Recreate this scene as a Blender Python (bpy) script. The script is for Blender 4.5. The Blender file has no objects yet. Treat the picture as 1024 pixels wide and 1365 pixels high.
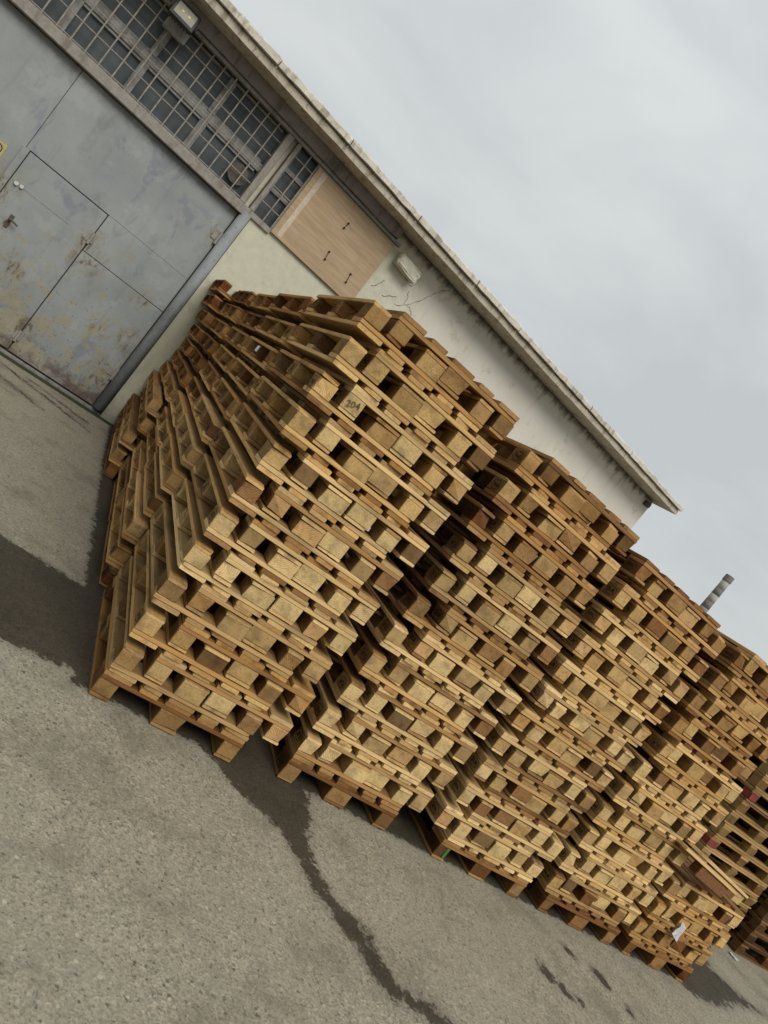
import bpy, bmesh, math, random
import numpy as np
from mathutils import Matrix, Vector
random.seed(11)
rng = np.random.default_rng(5)
scene = bpy.context.scene
COL = scene.collection

# ---------------------------------------------------------------- helpers
def link(o, parent=None):
    COL.objects.link(o)
    if parent is not None:
        o.parent = parent
    return o

def empty(name, loc=(0, 0, 0), rotz=0.0):
    o = bpy.data.objects.new(name, None)
    o.empty_display_size = 0.1
    o.location = loc
    o.rotation_euler = (0, 0, rotz)
    return link(o)

def tag(o, label=None, cat=None, group=None, kind=None):
    if label: o['label'] = label
    if cat: o['category'] = cat
    if group: o['group'] = group
    if kind: o['kind'] = kind
    return o

def bm_box(bm, x0, x1, y0, y1, z0, z1, bev=0.0, seg=1):
    r = bmesh.ops.create_cube(bm, size=1.0)
    vs = r['verts']
    for v in vs:
        v.co = Vector(((x0 + x1) / 2 + v.co.x * (x1 - x0), (y0 + y1) / 2 + v.co.y * (y1 - y0), (z0 + z1) / 2 + v.co.z * (z1 - z0)))
    if bev > 0:
        es = list({e for v in vs for e in v.link_edges})
        bmesh.ops.bevel(bm, geom=es, offset=bev, segments=seg, affect='EDGES', profile=0.5)
    return vs

def bm_cyl(bm, p0, p1, r0, r1=None, n=12, caps=True):
    r1 = r0 if r1 is None else r1
    p0, p1 = Vector(p0), Vector(p1)
    d = (p1 - p0)
    rot = d.to_track_quat('Z', 'Y').to_matrix().to_4x4()
    M = Matrix.Translation((p0 + p1) / 2) @ rot
    bmesh.ops.create_cone(bm, cap_ends=caps, segments=n, radius1=r0, radius2=r1, depth=d.length, matrix=M)

def bm_quad_strip(bm, pts, width, normal):
    """thin flat ribbon along pts lying against a surface with this normal"""
    n = Vector(normal)
    rows = []
    for i, p in enumerate(pts):
        a = Vector(pts[max(0, i - 1)]); b = Vector(pts[min(len(pts) - 1, i + 1)])
        s = (b - a).normalized().cross(n) * width * 0.5 * (0.35 + random.random() * 0.9)
        rows.append((bm.verts.new(Vector(p) + s), bm.verts.new(Vector(p) - s)))
    for (a, b), (c, d) in zip(rows, rows[1:]):
        bm.faces.new((a, b, d, c))

def mesh_of(name, bm, mats, smooth=False):
    me = bpy.data.meshes.new(name)
    bm.normal_update()
    bm.to_mesh(me); bm.free()
    for m in (mats if isinstance(mats, (list, tuple)) else [mats]):
        me.materials.append(m)
    if smooth:
        for p in me.polygons: p.use_smooth = True
    return me

def part(name, bm, mat, parent, smooth=False, loc=None):
    o = bpy.data.objects.new(name, mesh_of(name, bm, mat, smooth))
    if loc is not None: o.location = loc
    return link(o, parent)

# ---------------------------------------------------------------- material helpers
class NT:
    def __init__(self, name):
        self.m = bpy.data.materials.new(name)
        self.m.use_nodes = True
        self.t = self.m.node_tree
        self.t.nodes.clear()
        self.out = self.n('ShaderNodeOutputMaterial')
        self.b = self.n('ShaderNodeBsdfPrincipled')
        self.l(self.b.outputs[0], self.out.inputs[0])
    def n(self, typ, **kw):
        x = self.t.nodes.new(typ)
        for k, v in kw.items(): setattr(x, k, v)
        return x
    def l(self, a, b): self.t.links.new(a, b)
    def coord(self, which='Object'):
        return self.n('ShaderNodeTexCoord').outputs[which]
    def mapping(self, vec, scale=(1, 1, 1), loc=(0, 0, 0)):
        m = self.n('ShaderNodeMapping')
        m.inputs['Scale'].default_value = scale
        m.inputs['Location'].default_value = loc
        self.l(vec, m.inputs['Vector'])
        return m.outputs[0]
    def noise(self, vec, scale=5, detail=4, rough=0.55, dist=0.0, dim='3D', w=None):
        x = self.n('ShaderNodeTexNoise', noise_dimensions=dim)
        x.inputs['Scale'].default_value = scale
        x.inputs['Detail'].default_value = detail
        x.inputs['Roughness'].default_value = rough
        x.inputs['Distortion'].default_value = dist
        self.l(vec, x.inputs['Vector'])
        if w is not None: self.l(w, x.inputs['W'])
        return x.outputs['Fac']
    def ramp(self, fac, stops, interp='LINEAR'):
        r = self.n('ShaderNodeValToRGB')
        r.color_ramp.interpolation = interp
        e = r.color_ramp.elements
        while len(e) < len(stops): e.new(0.5)
        for el, (p, c) in zip(e, stops):
            el.position = p
            el.color = (*c, 1) if len(c) == 3 else c
        self.l(fac, r.inputs[0])
        return r.outputs[0]
    def mask(self, fac, lo, hi):
        r = self.n('ShaderNodeMapRange', interpolation_type='SMOOTHSTEP')
        r.inputs['From Min'].default_value = lo
        r.inputs['From Max'].default_value = hi
        self.l(fac, r.inputs[0])
        return r.outputs[0]
    def math(self, op, a, b=None, clamp=False):
        x = self.n('ShaderNodeMath', operation=op, use_clamp=clamp)
        for i, v in enumerate((a, b)):
            if v is None: continue
            if isinstance(v, (int, float)): x.inputs[i].default_value = v
            else: self.l(v, x.inputs[i])
        return x.outputs[0]
    def mix(self, fac, a, b, blend='MIX'):
        x = self.n('ShaderNodeMix', data_type='RGBA', blend_type=blend)
        if isinstance(fac, (int, float)): x.inputs[0].default_value = fac
        else: self.l(fac, x.inputs[0])
        for i, v in ((6, a), (7, b)):
            if isinstance(v, tuple): x.inputs[i].default_value = (*v, 1)
            else: self.l(v, x.inputs[i])
        return x.outputs[2]
    def sep(self, vec):
        x = self.n('ShaderNodeSeparateXYZ'); self.l(vec, x.inputs[0]); return x.outputs
    def bump(self, h, strength=0.3, dist=0.01):
        x = self.n('ShaderNodeBump')
        x.inputs['Strength'].default_value = strength
        x.inputs['Distance'].default_value = dist
        self.l(h, x.inputs['Height'])
        self.l(x.outputs[0], self.b.inputs['Normal'])
    def done(self, color, rough=0.8, spec=0.3, metal=0.0):
        if isinstance(color, tuple): self.b.inputs['Base Color'].default_value = (*color, 1)
        else: self.l(color, self.b.inputs['Base Color'])
        if isinstance(rough, (int, float)): self.b.inputs['Roughness'].default_value = rough
        else: self.l(rough, self.b.inputs['Roughness'])
        self.b.inputs['Specular IOR Level'].default_value = spec
        self.b.inputs['Metallic'].default_value = metal
        return self.m

def wood_coords(t):
    """object coordinates shifted by a per-object random, so shared meshes never repeat their grain"""
    oi = t.n('ShaderNodeObjectInfo')
    v = t.n('ShaderNodeVectorMath', operation='MULTIPLY_ADD')
    c = t.n('ShaderNodeCombineXYZ')
    for i in range(3): t.l(oi.outputs['Random'], c.inputs[i])
    v.inputs[1].default_value = (37.0, 53.0, 71.0)
    t.l(c.outputs[0], v.inputs[0])
    t.l(t.coord(), v.inputs[2])
    return v.outputs[0], oi

def mat_board():
    t = NT('sawn_pine')
    v, oi = wood_coords(t)
    grain = t.noise(t.mapping(v, (55, 2.2, 90)), 1.0, 5, 0.6, 0.4)
    big = t.noise(t.mapping(v, (9, 1.6, 9)), 1.0, 3, 0.5)
    fine = t.noise(v, 260, 2, 0.6)
    col = t.ramp(grain, [(0.25, (0.57, 0.395, 0.185)), (0.5, (0.775, 0.575, 0.295)), (0.75, (0.85, 0.665, 0.375))])
    isl = t.n('ShaderNodeNewGeometry').outputs['Random Per Island']
    tone = t.ramp(isl, [(0.0, (0.70, 0.60, 0.48)), (0.25, (0.90, 0.85, 0.77)), (0.7, (1.0, 0.99, 0.95)), (1.0, (0.92, 0.78, 0.60))])
    col = t.mix(1.0, col, tone, 'MULTIPLY')
    col = t.mix(t.math('MULTIPLY', t.mask(big, 0.52, 0.72), 0.6), col, (0.17, 0.105, 0.055))
    col = t.mix(t.math('MULTIPLY', t.mask(fine, 0.62, 0.72), 0.35), col, (0.13, 0.09, 0.05))
    # weathered broad faces, also painted darker so gaps look shaded; sawn edges stay fresher
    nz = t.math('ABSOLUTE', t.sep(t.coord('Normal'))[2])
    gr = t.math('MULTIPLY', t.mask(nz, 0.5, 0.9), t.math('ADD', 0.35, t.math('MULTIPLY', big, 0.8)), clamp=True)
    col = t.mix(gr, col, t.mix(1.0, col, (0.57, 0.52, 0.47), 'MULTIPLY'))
    # long edges pick up dirt in streaks
    ln = t.noise(t.mapping(v, (1.5, 5.0, 30)), 1.0, 4, 0.65)
    col = t.mix(t.math('MULTIPLY', t.mask(ln, 0.54, 0.72), 0.55), col, (0.20, 0.135, 0.08))
    col = t.mix(1.0, col, oi.outputs['Color'], 'MULTIPLY')
    t.bump(t.math('ADD', grain, t.math('MULTIPLY', fine, 0.4)), 0.35, 0.004)
    return t.done(col, 0.82, 0.2)

def mat_chip():
    t = NT('pressed_chip_block')
    v, oi = wood_coords(t)
    vo = t.n('ShaderNodeTexVoronoi', feature='F1')
    vo.inputs['Scale'].default_value = 190
    t.l(t.mapping(v, (1, 0.5, 1.6)), vo.inputs['Vector'])
    chips = t.ramp(t.sep(vo.outputs['Color'])[0], [(0.0, (0.49, 0.345, 0.15)), (0.2, (0.59, 0.425, 0.195)), (0.55, (0.64, 0.47, 0.225)), (1.0, (0.69, 0.53, 0.275))])
    big = t.noise(v, 11, 4, 0.6)
    col = t.mix(t.math('MULTIPLY', t.mask(big, 0.42, 0.72), 0.62), chips, (0.25, 0.175, 0.10))
    pits = t.noise(v, 190, 2, 0.5)
    col = t.mix(t.math('MULTIPLY', t.mask(pits, 0.6, 0.7), 0.35), col, (0.16, 0.10, 0.05))
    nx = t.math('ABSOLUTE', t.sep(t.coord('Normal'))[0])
    sd_ = t.math('MULTIPLY', t.mask(nx, 0.5, 0.9), t.math('ADD', 0.55, t.math('MULTIPLY', t.noise(v, 9, 3, 0.6), 0.6)), clamp=True)  # pressed sides are browner, and painted darker still to shade the gaps
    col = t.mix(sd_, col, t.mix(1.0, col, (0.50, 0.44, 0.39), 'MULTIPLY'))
    ed = t.noise(v, 26, 3, 0.6)
    col = t.mix(t.math('MULTIPLY', t.mask(ed, 0.56, 0.70), 0.4), col, (0.23, 0.16, 0.09))
    col = t.mix(1.0, col, oi.outputs['Color'], 'MULTIPLY')
    t.bump(t.math('ADD', vo.outputs['Distance'], pits), 0.5, 0.004)
    return t.done(col, 0.88, 0.15)

def mat_solid():
    t = NT('solid_wood_block')
    v, oi = wood_coords(t)
    o = t.coord()
    w = t.n('ShaderNodeTexWave', wave_type='RINGS', rings_direction='Y')
    w.inputs['Scale'].default_value = 30
    w.inputs['Distortion'].default_value = 4.5
    w.inputs['Detail'].default_value = 3
    w.inputs['Detail Scale'].default_value = 1.4
    off = t.n('ShaderNodeCombineXYZ')
    t.l(t.math('SUBTRACT', t.math('MULTIPLY', oi.outputs['Random'], 0.30), 0.15), off.inputs[0])
    t.l(t.math('SUBTRACT', t.math('MULTIPLY', t.math('FRACT', t.math('MULTIPLY', oi.outputs['Random'], 17.0)), 0.2), 0.14), off.inputs[2]); off.inputs[1].default_value = 0.0
    va = t.n('ShaderNodeVectorMath', operation='ADD')
    t.l(o, va.inputs[0]); t.l(off.outputs[0], va.inputs[1])
    t.l(va.outputs[0], w.inputs['Vector'])
    n = t.noise(t.mapping(v, (40, 8, 40)), 1.0, 4, 0.6)
    col = t.ramp(w.outputs['Fac'], [(0.0, (0.35, 0.205, 0.09)), (0.5, (0.41, 0.25, 0.113)), (1.0, (0.45, 0.285, 0.135))])
    col = t.mix(t.math('MULTIPLY', t.mask(n, 0.45, 0.75), 0.6), col, (0.16, 0.085, 0.042))
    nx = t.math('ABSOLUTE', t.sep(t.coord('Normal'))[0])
    sd_ = t.math('MULTIPLY', t.mask(nx, 0.5, 0.9), t.math('ADD', 0.55, t.math('MULTIPLY', t.noise(v, 9, 3, 0.6), 0.6)), clamp=True)  # side faces painted darker so the gaps between blocks look shaded
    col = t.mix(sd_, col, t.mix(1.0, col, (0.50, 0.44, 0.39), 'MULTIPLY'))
    col = t.mix(1.0, col, oi.outputs['Color'], 'MULTIPLY')
    t.bump(t.math('ADD', w.outputs['Fac'], n), 0.25, 0.003)
    return t.done(col, 0.85, 0.15)

def mat_flat(name, col, rough=0.7, spec=0.3, var=0.25, scale=30, metal=0.0):
    t = NT(name)
    n = t.noise(t.coord(), scale, 4, 0.6)
    d = tuple(c * (1 - var) for c in col); u = tuple(min(1, c * (1 + var)) for c in col)
    return t.done(t.ramp(n, [(0.3, d), (0.7, u)]), rough, spec, metal)

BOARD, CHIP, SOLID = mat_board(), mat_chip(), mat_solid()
INK = mat_flat('burnt_brand', (0.035, 0.02, 0.012), 0.9, 0.1)
PENCIL = mat_flat('dark_marker', (0.12, 0.08, 0.05), 0.8, 0.1)

# ---------------------------------------------------------------- pallet part meshes (shared)
PW, PL = 0.80, 1.20
T_DECK, T_STR, H_BLK, T_RUN = 0.0233, 0.0233, 0.0782, 0.0225
Z_RUN, Z_BLK, Z_STR, Z_DECK = 0.0, T_RUN, T_RUN + H_BLK, T_RUN + H_BLK + T_STR
PH = Z_DECK + T_DECK            # 0.1473
PAIR = 0.1945

def board_bm(bm, x0, x1, y0, y1, z0, z1, seed, cut=6, wob=0.0011, chamf=0.0):
    """a sawn plank running along y, slightly bowed and uneven, with eased edges"""
    r = random.Random(seed)
    e = 0.0006
    x0 += e; x1 -= e; z0 += e; z1 -= e
    rows = []
    chip_end = r.random() < 0.35
    chip_side, chip_row = r.choice((-1, 1)), r.choice((0, 1))
    b = 0.0028
    prof = [(x0 + b, z0), (x1 - b, z0), (x1, z0 + b), (x1, z1 - b), (x1 - b, z1), (x0 + b, z1), (x0, z1 - b), (x0, z0 + b)]
    ys = [y0, y0 + 0.003, y0 + 0.035] + [y0 + (y1 - y0) * k / cut for k in range(1, cut)] + [y1 - 0.035, y1 - 0.003, y1]
    bow = r.uniform(-1, 1) * 0.002
    ya, yb = y0 + r.uniform(-1, 1) * 0.005, y1 + r.uniform(-1, 1) * 0.005
    ys[0], ys[-1] = ya, yb
    cx, cz = (x0 + x1) / 2, (z0 + z1) / 2
    jl = [r.uniform(-1, 1) * wob for _ in ys]; jr = [r.uniform(-1, 1) * wob for _ in ys]
    for q in (jl, jr): q[0] = q[1] = q[2]; q[-1] = q[-2] = q[-3]
    for k, y in enumerate(ys):
        s = 0.985 if k in (0, len(ys) - 1) else 1.0
        f = (y - y0) / (y1 - y0)
        dx = bow * math.sin(math.pi * f)
        ring = []
        for (x, z) in prof:
            xx = cx + (x - cx) * s + dx + (jl[k] if x < cx else jr[k])
            zz = cz + (z - cz) * s
            if chamf and k in (0, 1, 2, len(ys) - 3, len(ys) - 2, len(ys) - 1):
                if z < cz: zz += chamf * (0.0 if k in (2, len(ys) - 3) else 1.0)
            yy = y
            if chip_end and (k <= 1 if chip_row == 0 else k >= len(ys) - 2) and (x - cx) * chip_side > 0:
                yy += (1 if chip_row == 0 else -1) * (0.010 + 0.006 * r.random()); xx -= chip_side * 0.007
            ring.append(bm.verts.new((xx, yy, zz)))
        rows.append(ring)
    n = len(prof)
    for a, c in zip(rows, rows[1:]):
        for i in range(n):
            j = (i + 1) % n
            bm.faces.new((a[i], c[i], c[j], a[j]))
    bm.faces.new(rows[0]); bm.faces.new(list(reversed(rows[-1])))

def block_mesh(w, l, mat, seed):
    r = random.Random(seed)
    bm = bmesh.new()
    x0, x1 = -w / 2, w / 2
    bm_box(bm, x0 + 0.0005, x1 - 0.0005, -l / 2, l / 2, 0.0005, H_BLK - 0.0005, 0.004, 2)
    for v in bm.verts:
        v.co += Vector((r.uniform(-1, 1) * 0.0010, r.uniform(-1, 1) * 0.0025, r.uniform(-1, 1) * 0.0004))
    for _ in range(r.choice((1, 2, 3))):
        c = Vector((r.choice((x0, x1)), r.choice((-l / 2, l / 2)), r.choice((0.0, H_BLK))))
        rad_ = r.uniform(0.008, 0.016)
        for v in bm.verts:
            if (v.co - c).length < 0.02:
                v.co = v.co.lerp(Vector((0, 0, H_BLK / 2)), rad_ / 0.09 * r.uniform(0.7, 1.2))
    return mesh_of('block', bm, mat)

NV = 7
DECK = []
for s in range(NV):
    bm = bmesh.new()
    ws = [0.145, 0.10, 0.145, 0.10, 0.145]
    gap = (PW - sum(ws)) / 4
    x = 0.0
    for i, w in enumerate(ws):
        board_bm(bm, x, x + w, 0.0, PL, Z_DECK, Z_DECK + T_DECK, 100 * s + i)
        x += w + gap
    for v in bm.verts: v.co -= Vector((PW / 2, PL / 2, 0))
    DECK.append(mesh_of('deck', bm, BOARD))
STR = []
for s in range(NV):
    bm = bmesh.new()
    board_bm(bm, -0.0725, 0.0725, -PW / 2, PW / 2, 0, T_STR, 500 + s)
    STR.append(mesh_of('stringer', bm, BOARD))
RUN = {}
for w in (0.10, 0.145):
    RUN[w] = []
    for s in range(NV):
        bm = bmesh.new()
        board_bm(bm, -w / 2, w / 2, -PL / 2, PL / 2, 0, T_RUN, 700 + s + int(w * 1000), chamf=0.006)
        RUN[w].append(mesh_of('runner', bm, BOARD))
BLK = {}
for w in (0.10, 0.145):
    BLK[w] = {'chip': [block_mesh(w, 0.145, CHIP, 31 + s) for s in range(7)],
              'solid': [block_mesh(w, 0.145, SOLID, 61 + s) for s in range(5)]}

# ---- brand stamps (flat lettering burnt into the block sides)
def text_mesh(name, body, size, mat, thick=0.0):
    cu = bpy.data.curves.new(name, 'FONT')
    cu.body = body; cu.size = size; cu.align_x = 'CENTER'; cu.align_y = 'CENTER'
    cu.offset = thick; cu.resolution_u = 2
    o = bpy.data.objects.new(name, cu)
    COL.objects.link(o)
    bpy.context.view_layer.update()
    dg = bpy.context.evaluated_depsgraph_get()
    me = bpy.data.meshes.new_from_object(o.evaluated_get(dg))
    bpy.data.objects.remove(o); bpy.data.curves.remove(cu)
    me.name = name
    me.materials.clear(); me.materials.append(mat)
    return me

def stamp_mesh(name, body, size, ring=None, frame=None):
    me = text_mesh(name, body, size, INK, 0.0009)
    bm = bmesh.new(); bm.from_mesh(me)
    if ring:
        a, b = ring; n = 28; w = 0.0035
        o_ = [bm.verts.new((math.cos(k / n * 2 * math.pi) * a, math.sin(k / n * 2 * math.pi) * b, 0)) for k in range(n)]
        i_ = [bm.verts.new((math.cos(k / n * 2 * math.pi) * (a - w), math.sin(k / n * 2 * math.pi) * (b - w), 0)) for k in range(n)]
        for k in range(n):
            j = (k + 1) % n
            bm.faces.new((o_[k], o_[j], i_[j], i_[k]))
    if frame:
        a, b = frame; w = 0.0022
        for (x0, x1, y0, y1) in ((-a, a, b - w, b), (-a, a, -b, -b + w), (-a, -a + w, -b + w, b - w), (a - w, a, -b + w, b - w), (-a * 0.25, -a * 0.25 + w, -b + w, b - w)):
            bm.faces.new([bm.verts.new(p) for p in ((x0, y0, 0), (x1, y0, 0), (x1, y1, 0), (x0, y1, 0))])
    bm.to_mesh(me); bm.free()
    return me

STAMP = {'eur': stamp_mesh('brand_stamp', 'EUR', 0.036, ring=(0.048, 0.030)),
         'epal': stamp_mesh('brand_stamp', 'EPAL', 0.030, ring=(0.048, 0.030)),
         'ippc': stamp_mesh('brand_stamp', 'DB  HT\n 492-1', 0.017, frame=(0.052, 0.024))}

def put_stamp(block, w, kind, side):
    """on the block's long-side face, reading along the pallet (side -1 or +1 in the pallet's own x)"""
    o = bpy.data.objects.new('brand_stamp', STAMP[kind])
    link(o, block)
    o.location = (side * (w / 2 + 0.0012), random.uniform(-0.012, 0.012), H_BLK / 2 + random.uniform(-0.004, 0.004))
    if side < 0:
        M = Matrix(((0, 0, -1), (-1, 0, 0), (0, 1, 0)))
    else:
        M = Matrix(((0, 0, 1), (1, 0, 0), (0, 1, 0)))
    o.rotation_euler = M.to_euler()

# ---------------------------------------------------------------- pallets
def jit(c, a):
    return tuple(max(0.0, x + random.uniform(-a, a)) for x in c)

def pick_board(tone):
    r = random.random()
    if r < 0.60: c = (1.0, 0.98, 0.95)
    elif r < 0.76: c = (0.84, 0.74, 0.62)
    elif r < 0.87: c = (0.60, 0.48, 0.39)
    elif r < 0.95: c = (0.66, 0.63, 0.60)
    else: c = (0.45, 0.36, 0.30)
    k = random.uniform(0.84, 1.08)
    return tuple(x * k * t for x, t in zip(c, tone)) + (1,)

def pick_block(tone):
    r = random.random()
    if r < 0.50: kind, c = 'chip', (1.0, 0.98, 0.93)
    elif r < 0.63: kind, c = 'chip', (0.74, 0.67, 0.60)
    elif r < 0.70: kind, c = 'chip', (0.52, 0.46, 0.42)
    elif r < 0.74: kind, c = 'chip', (0.34, 0.28, 0.25)
    elif r < 0.84: kind, c = 'solid', (1.15, 1.15, 1.05)
    elif r < 0.91: kind, c = 'solid', (0.62, 0.52, 0.46)
    else: kind, c = 'solid', (1.45, 1.68, 1.75)
    k = random.uniform(0.82, 1.10)
    return kind, tuple(x * k * t for x, t in zip(c, tone)) + (1,)

STAMPED = 0
def make_pallet(x0, y0, z0, inverted, label, group, tone=(1, 1, 1), yaw=0.0, zs=1.0, stamps='some', red=False, roll=0.0):
    """x0, y0, z0 = lower front left corner of its outline; empty stands at the middle of the base"""
    root = empty('wooden_pallet', (x0 + PW / 2, y0 + PL / 2, z0 + (PH * zs if inverted else 0.0)))
    root.rotation_euler = (0, (math.pi if inverted else 0) + roll, yaw)
    root.scale = (1, 1, zs)
    tag(root, label, 'pallet', group)
    def add(name, me, loc, rz=0.0, color=(1, 1, 1, 1), rx=0.0):
        o = bpy.data.objects.new(name, me)
        o.location = loc
        o.rotation_euler = (rx, 0, rz)
        o.color = color
        return link(o, root)
    add('deck', random.choice(DECK), (0, 0, 0), math.pi * random.randint(0, 1), pick_board(tone))
    for y in (-PL / 2 + 0.0725, 0, PL / 2 - 0.0725):
        add('stringer', random.choice(STR), (0, y, Z_STR), math.pi / 2 + math.pi * random.randint(0, 1), pick_board(tone))
    for i, (x, w) in enumerate(((-0.35, 0.10), (0, 0.145), (0.35, 0.10))):
        add('runner', random.choice(RUN[w]), (x, 0, Z_RUN), math.pi * random.randint(0, 1), pick_board(tone))
        for j, y in enumerate((-PL / 2 + 0.0725, 0, PL / 2 - 0.0725)):
            kind, colr = pick_block(tone)
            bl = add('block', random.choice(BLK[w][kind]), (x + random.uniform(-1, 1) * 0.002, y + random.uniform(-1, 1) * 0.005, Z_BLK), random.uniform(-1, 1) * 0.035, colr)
            left = -1 if not inverted else 1          # pallet-local side that faces the yard's left
            if (x * left) > 0.1:
                p = {'some': 0.30, 'lots': 1.0, 'none': 0.0}[stamps]
                if random.random() < p and (stamps != 'lots' or j == 0 or random.random() < 0.4):
                    put_stamp(bl, w, ('eur', 'ippc', 'epal')[j] if j != 0 else random.choice(('eur', 'epal', 'eur')), left)
            if red and j == 0 and x * left > 0.1:
                pass
    return root

ONES = ['', 'first', 'second', 'third', 'fourth', 'fifth', 'sixth', 'seventh', 'eighth', 'ninth', 'tenth', 'eleventh', 'twelfth', 'thirteenth',
        'fourteenth', 'fifteenth', 'sixteenth', 'seventeenth', 'eighteenth', 'nineteenth', 'twentieth', 'twenty-first', 'twenty-second', 'twenty-third']

GROUP = 'wooden pallets stacked in interlocked pairs'
def interlocked(name, y0, ax, bx, u0x, pitch, levels=11, tone=(1, 1, 1), stamps='some', low_dark=True, yj=0.012, aged=9, grey0=0.72):
    """bottom pallet on its feet, then pairs: one upside down, one upright nested in it"""
    n = 1
    made = []
    zs = pitch / PAIR
    def tn(k):
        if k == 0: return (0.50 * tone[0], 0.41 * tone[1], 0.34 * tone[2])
        f = 0.80 + 0.2 * min(1, k / 1.0) if low_dark else 1.0
        r = random.random()
        if r < grey0: m = (1, 1, 1)
        elif r < grey0 + 0.16: m = (0.86, 0.79, 0.70)
        elif r < grey0 + 0.22: m = (0.70, 0.64, 0.58)
        else: m = (0.66, 0.61, 0.56)
        if k >= aged: m = tuple(a * b for a, b in zip(m, (0.80, 0.71, 0.63)))
        return tuple(a * b * f for a, b in zip(tone, m))
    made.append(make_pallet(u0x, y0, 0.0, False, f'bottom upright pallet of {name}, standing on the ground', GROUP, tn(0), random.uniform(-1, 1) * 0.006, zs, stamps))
    for k in range(1, levels + 1):
        z = PH * zs + pitch * (k - 1)
        dy = random.uniform(-yj, yj)
        n += 1
        made.append(make_pallet(ax[k - 1], y0 + dy, z, True, f'upside-down pallet, {ONES[n]} from the ground in {name}', GROUP, tn(k), random.uniform(-1, 1) * 0.005, zs, stamps))
        n += 1
        what = 'topmost upright pallet' if k == levels else 'upright pallet'
        made.append(make_pallet(bx[k - 1], y0 + dy + random.uniform(-yj, yj), z + pitch - PH * zs, False,
                                (f'topmost upright pallet of {name}' if k == levels else f'upright pallet, {ONES[n]} from the ground in {name}'), GROUP, tn(k), random.uniform(-1, 1) * 0.005, zs, stamps))
    return made

def jl(v, a=0.012): return [x + random.uniform(-a, a) for x in v]

S1 = interlocked('the nearest front stack', 0.0,
    [0.002, -0.017, -0.040, -0.031, -0.033, -0.040, -0.030, -0.041, -0.049, -0.052, -0.070],
    [0.159, 0.151, 0.113, 0.119, 0.113, 0.110, 0.121, 0.100, 0.096, 0.083, 0.065], 0.0, 0.1938, stamps='some', yj=0.006, aged=11)
S2 = interlocked('the second front stack from the left', 0.09,
    [1.12, 1.106, 1.121, 1.116, 1.10, 1.11, 1.134, 1.115, 1.071, 1.093, 1.089],
    [1.256, 1.279, 1.279, 1.282, 1.293, 1.312, 1.288, 1.264, 1.223, 1.238, 1.221], 1.127, 0.1932, stamps='lots', yj=0.006, aged=9)
S3 = interlocked('the third front stack from the left', 0.07,
    [2.33, 2.345, 2.305, 2.30, 2.285, 2.30, 2.29, 2.295, 2.295, 2.31, 2.30],
    [2.17, 2.18, 2.16, 2.15, 2.15, 2.16, 2.15, 2.145, 2.15, 2.15, 2.15], 2.31, 0.1880, stamps='lots', yj=0.006, aged=10)
S4 = interlocked('the fourth front stack from the left', 0.06,
    [3.26, 3.21, 3.225, 3.18, 3.20, 3.20, 3.25, 3.195, 3.17, 3.216, 3.236],
    [3.38, 3.36, 3.35, 3.36, 3.34, 3.39, 3.35, 3.30, 3.33, 3.34, 3.35], 3.32, 0.1895, tone=(0.97, 0.95, 0.91), stamps='lots', yj=0.006, grey0=0.50, aged=8)
S5 = interlocked('the low stack ending the front row', 0.05,
    [4.20, 4.20, 4.19], [4.30, 4.32, 4.31], 4.27, 0.190, levels=3, grey0=0.5, tone=(0.92, 0.86, 0.78), stamps='some')
R2A = [-0.09, -0.11, -0.09, -0.097, -0.09, -0.08, -0.045, -0.04, -0.055, -0.06, -0.08]
S6 = interlocked('the second stack back on the left side', 1.255, R2A, jl([0.12] * 11), -0.04, 0.1915, tone=(0.95, 0.90, 0.84), aged=8)
S7 = interlocked('the third stack back on the left side', 2.47, jl(R2A, 0.02), jl([0.11] * 11), -0.05, 0.1905, tone=(0.90, 0.83, 0.76), aged=7)
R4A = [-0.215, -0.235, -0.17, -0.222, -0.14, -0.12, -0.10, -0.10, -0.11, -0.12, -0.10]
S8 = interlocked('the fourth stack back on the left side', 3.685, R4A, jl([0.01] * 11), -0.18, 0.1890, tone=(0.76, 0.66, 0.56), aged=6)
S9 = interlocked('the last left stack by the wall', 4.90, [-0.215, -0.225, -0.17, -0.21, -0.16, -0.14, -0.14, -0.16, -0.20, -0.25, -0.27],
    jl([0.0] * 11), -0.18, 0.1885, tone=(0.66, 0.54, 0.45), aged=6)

# the two far stacks of plainly piled pallets, their long sides to the yard
def plain_stack(name, x0, y0, n, tone, yaw):
    out = []
    for k in range(n):
        what = 'bottom' if k == 0 else ('topmost' if k == n - 1 else ONES[k + 1] + ' from the ground')
        f = random.uniform(0.8, 1.15)
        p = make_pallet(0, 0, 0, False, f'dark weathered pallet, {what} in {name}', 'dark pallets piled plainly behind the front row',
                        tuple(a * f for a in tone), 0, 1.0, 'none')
        p.location = (x0 + PL / 2 + random.uniform(-1, 1) * 0.012, y0 + PW / 2 + random.uniform(-1, 1) * 0.012, 0.1478 * k)
        p.rotation_euler = (0, 0, -math.pi / 2 + yaw + random.uniform(-1, 1) * 0.006)
        out.append(p)
    return out
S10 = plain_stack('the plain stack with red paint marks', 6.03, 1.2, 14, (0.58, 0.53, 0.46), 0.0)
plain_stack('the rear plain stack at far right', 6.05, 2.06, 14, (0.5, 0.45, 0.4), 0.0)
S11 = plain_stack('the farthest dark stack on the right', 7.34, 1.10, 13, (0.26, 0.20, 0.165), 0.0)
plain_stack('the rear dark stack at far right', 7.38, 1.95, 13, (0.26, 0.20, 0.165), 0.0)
RED = mat_flat('red_spray_paint', (0.22, 0.03, 0.035), 0.6, 0.3)
GREEN = mat_flat('green_paint', (0.03, 0.16, 0.05), 0.6, 0.3)
def daub(parent, bm, mat, name='paint_mark'):
    return part(name, bm, mat, parent)
def blocks_of(p): return [c for c in p.children if c.name.split('.')[0] == 'block']
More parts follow.
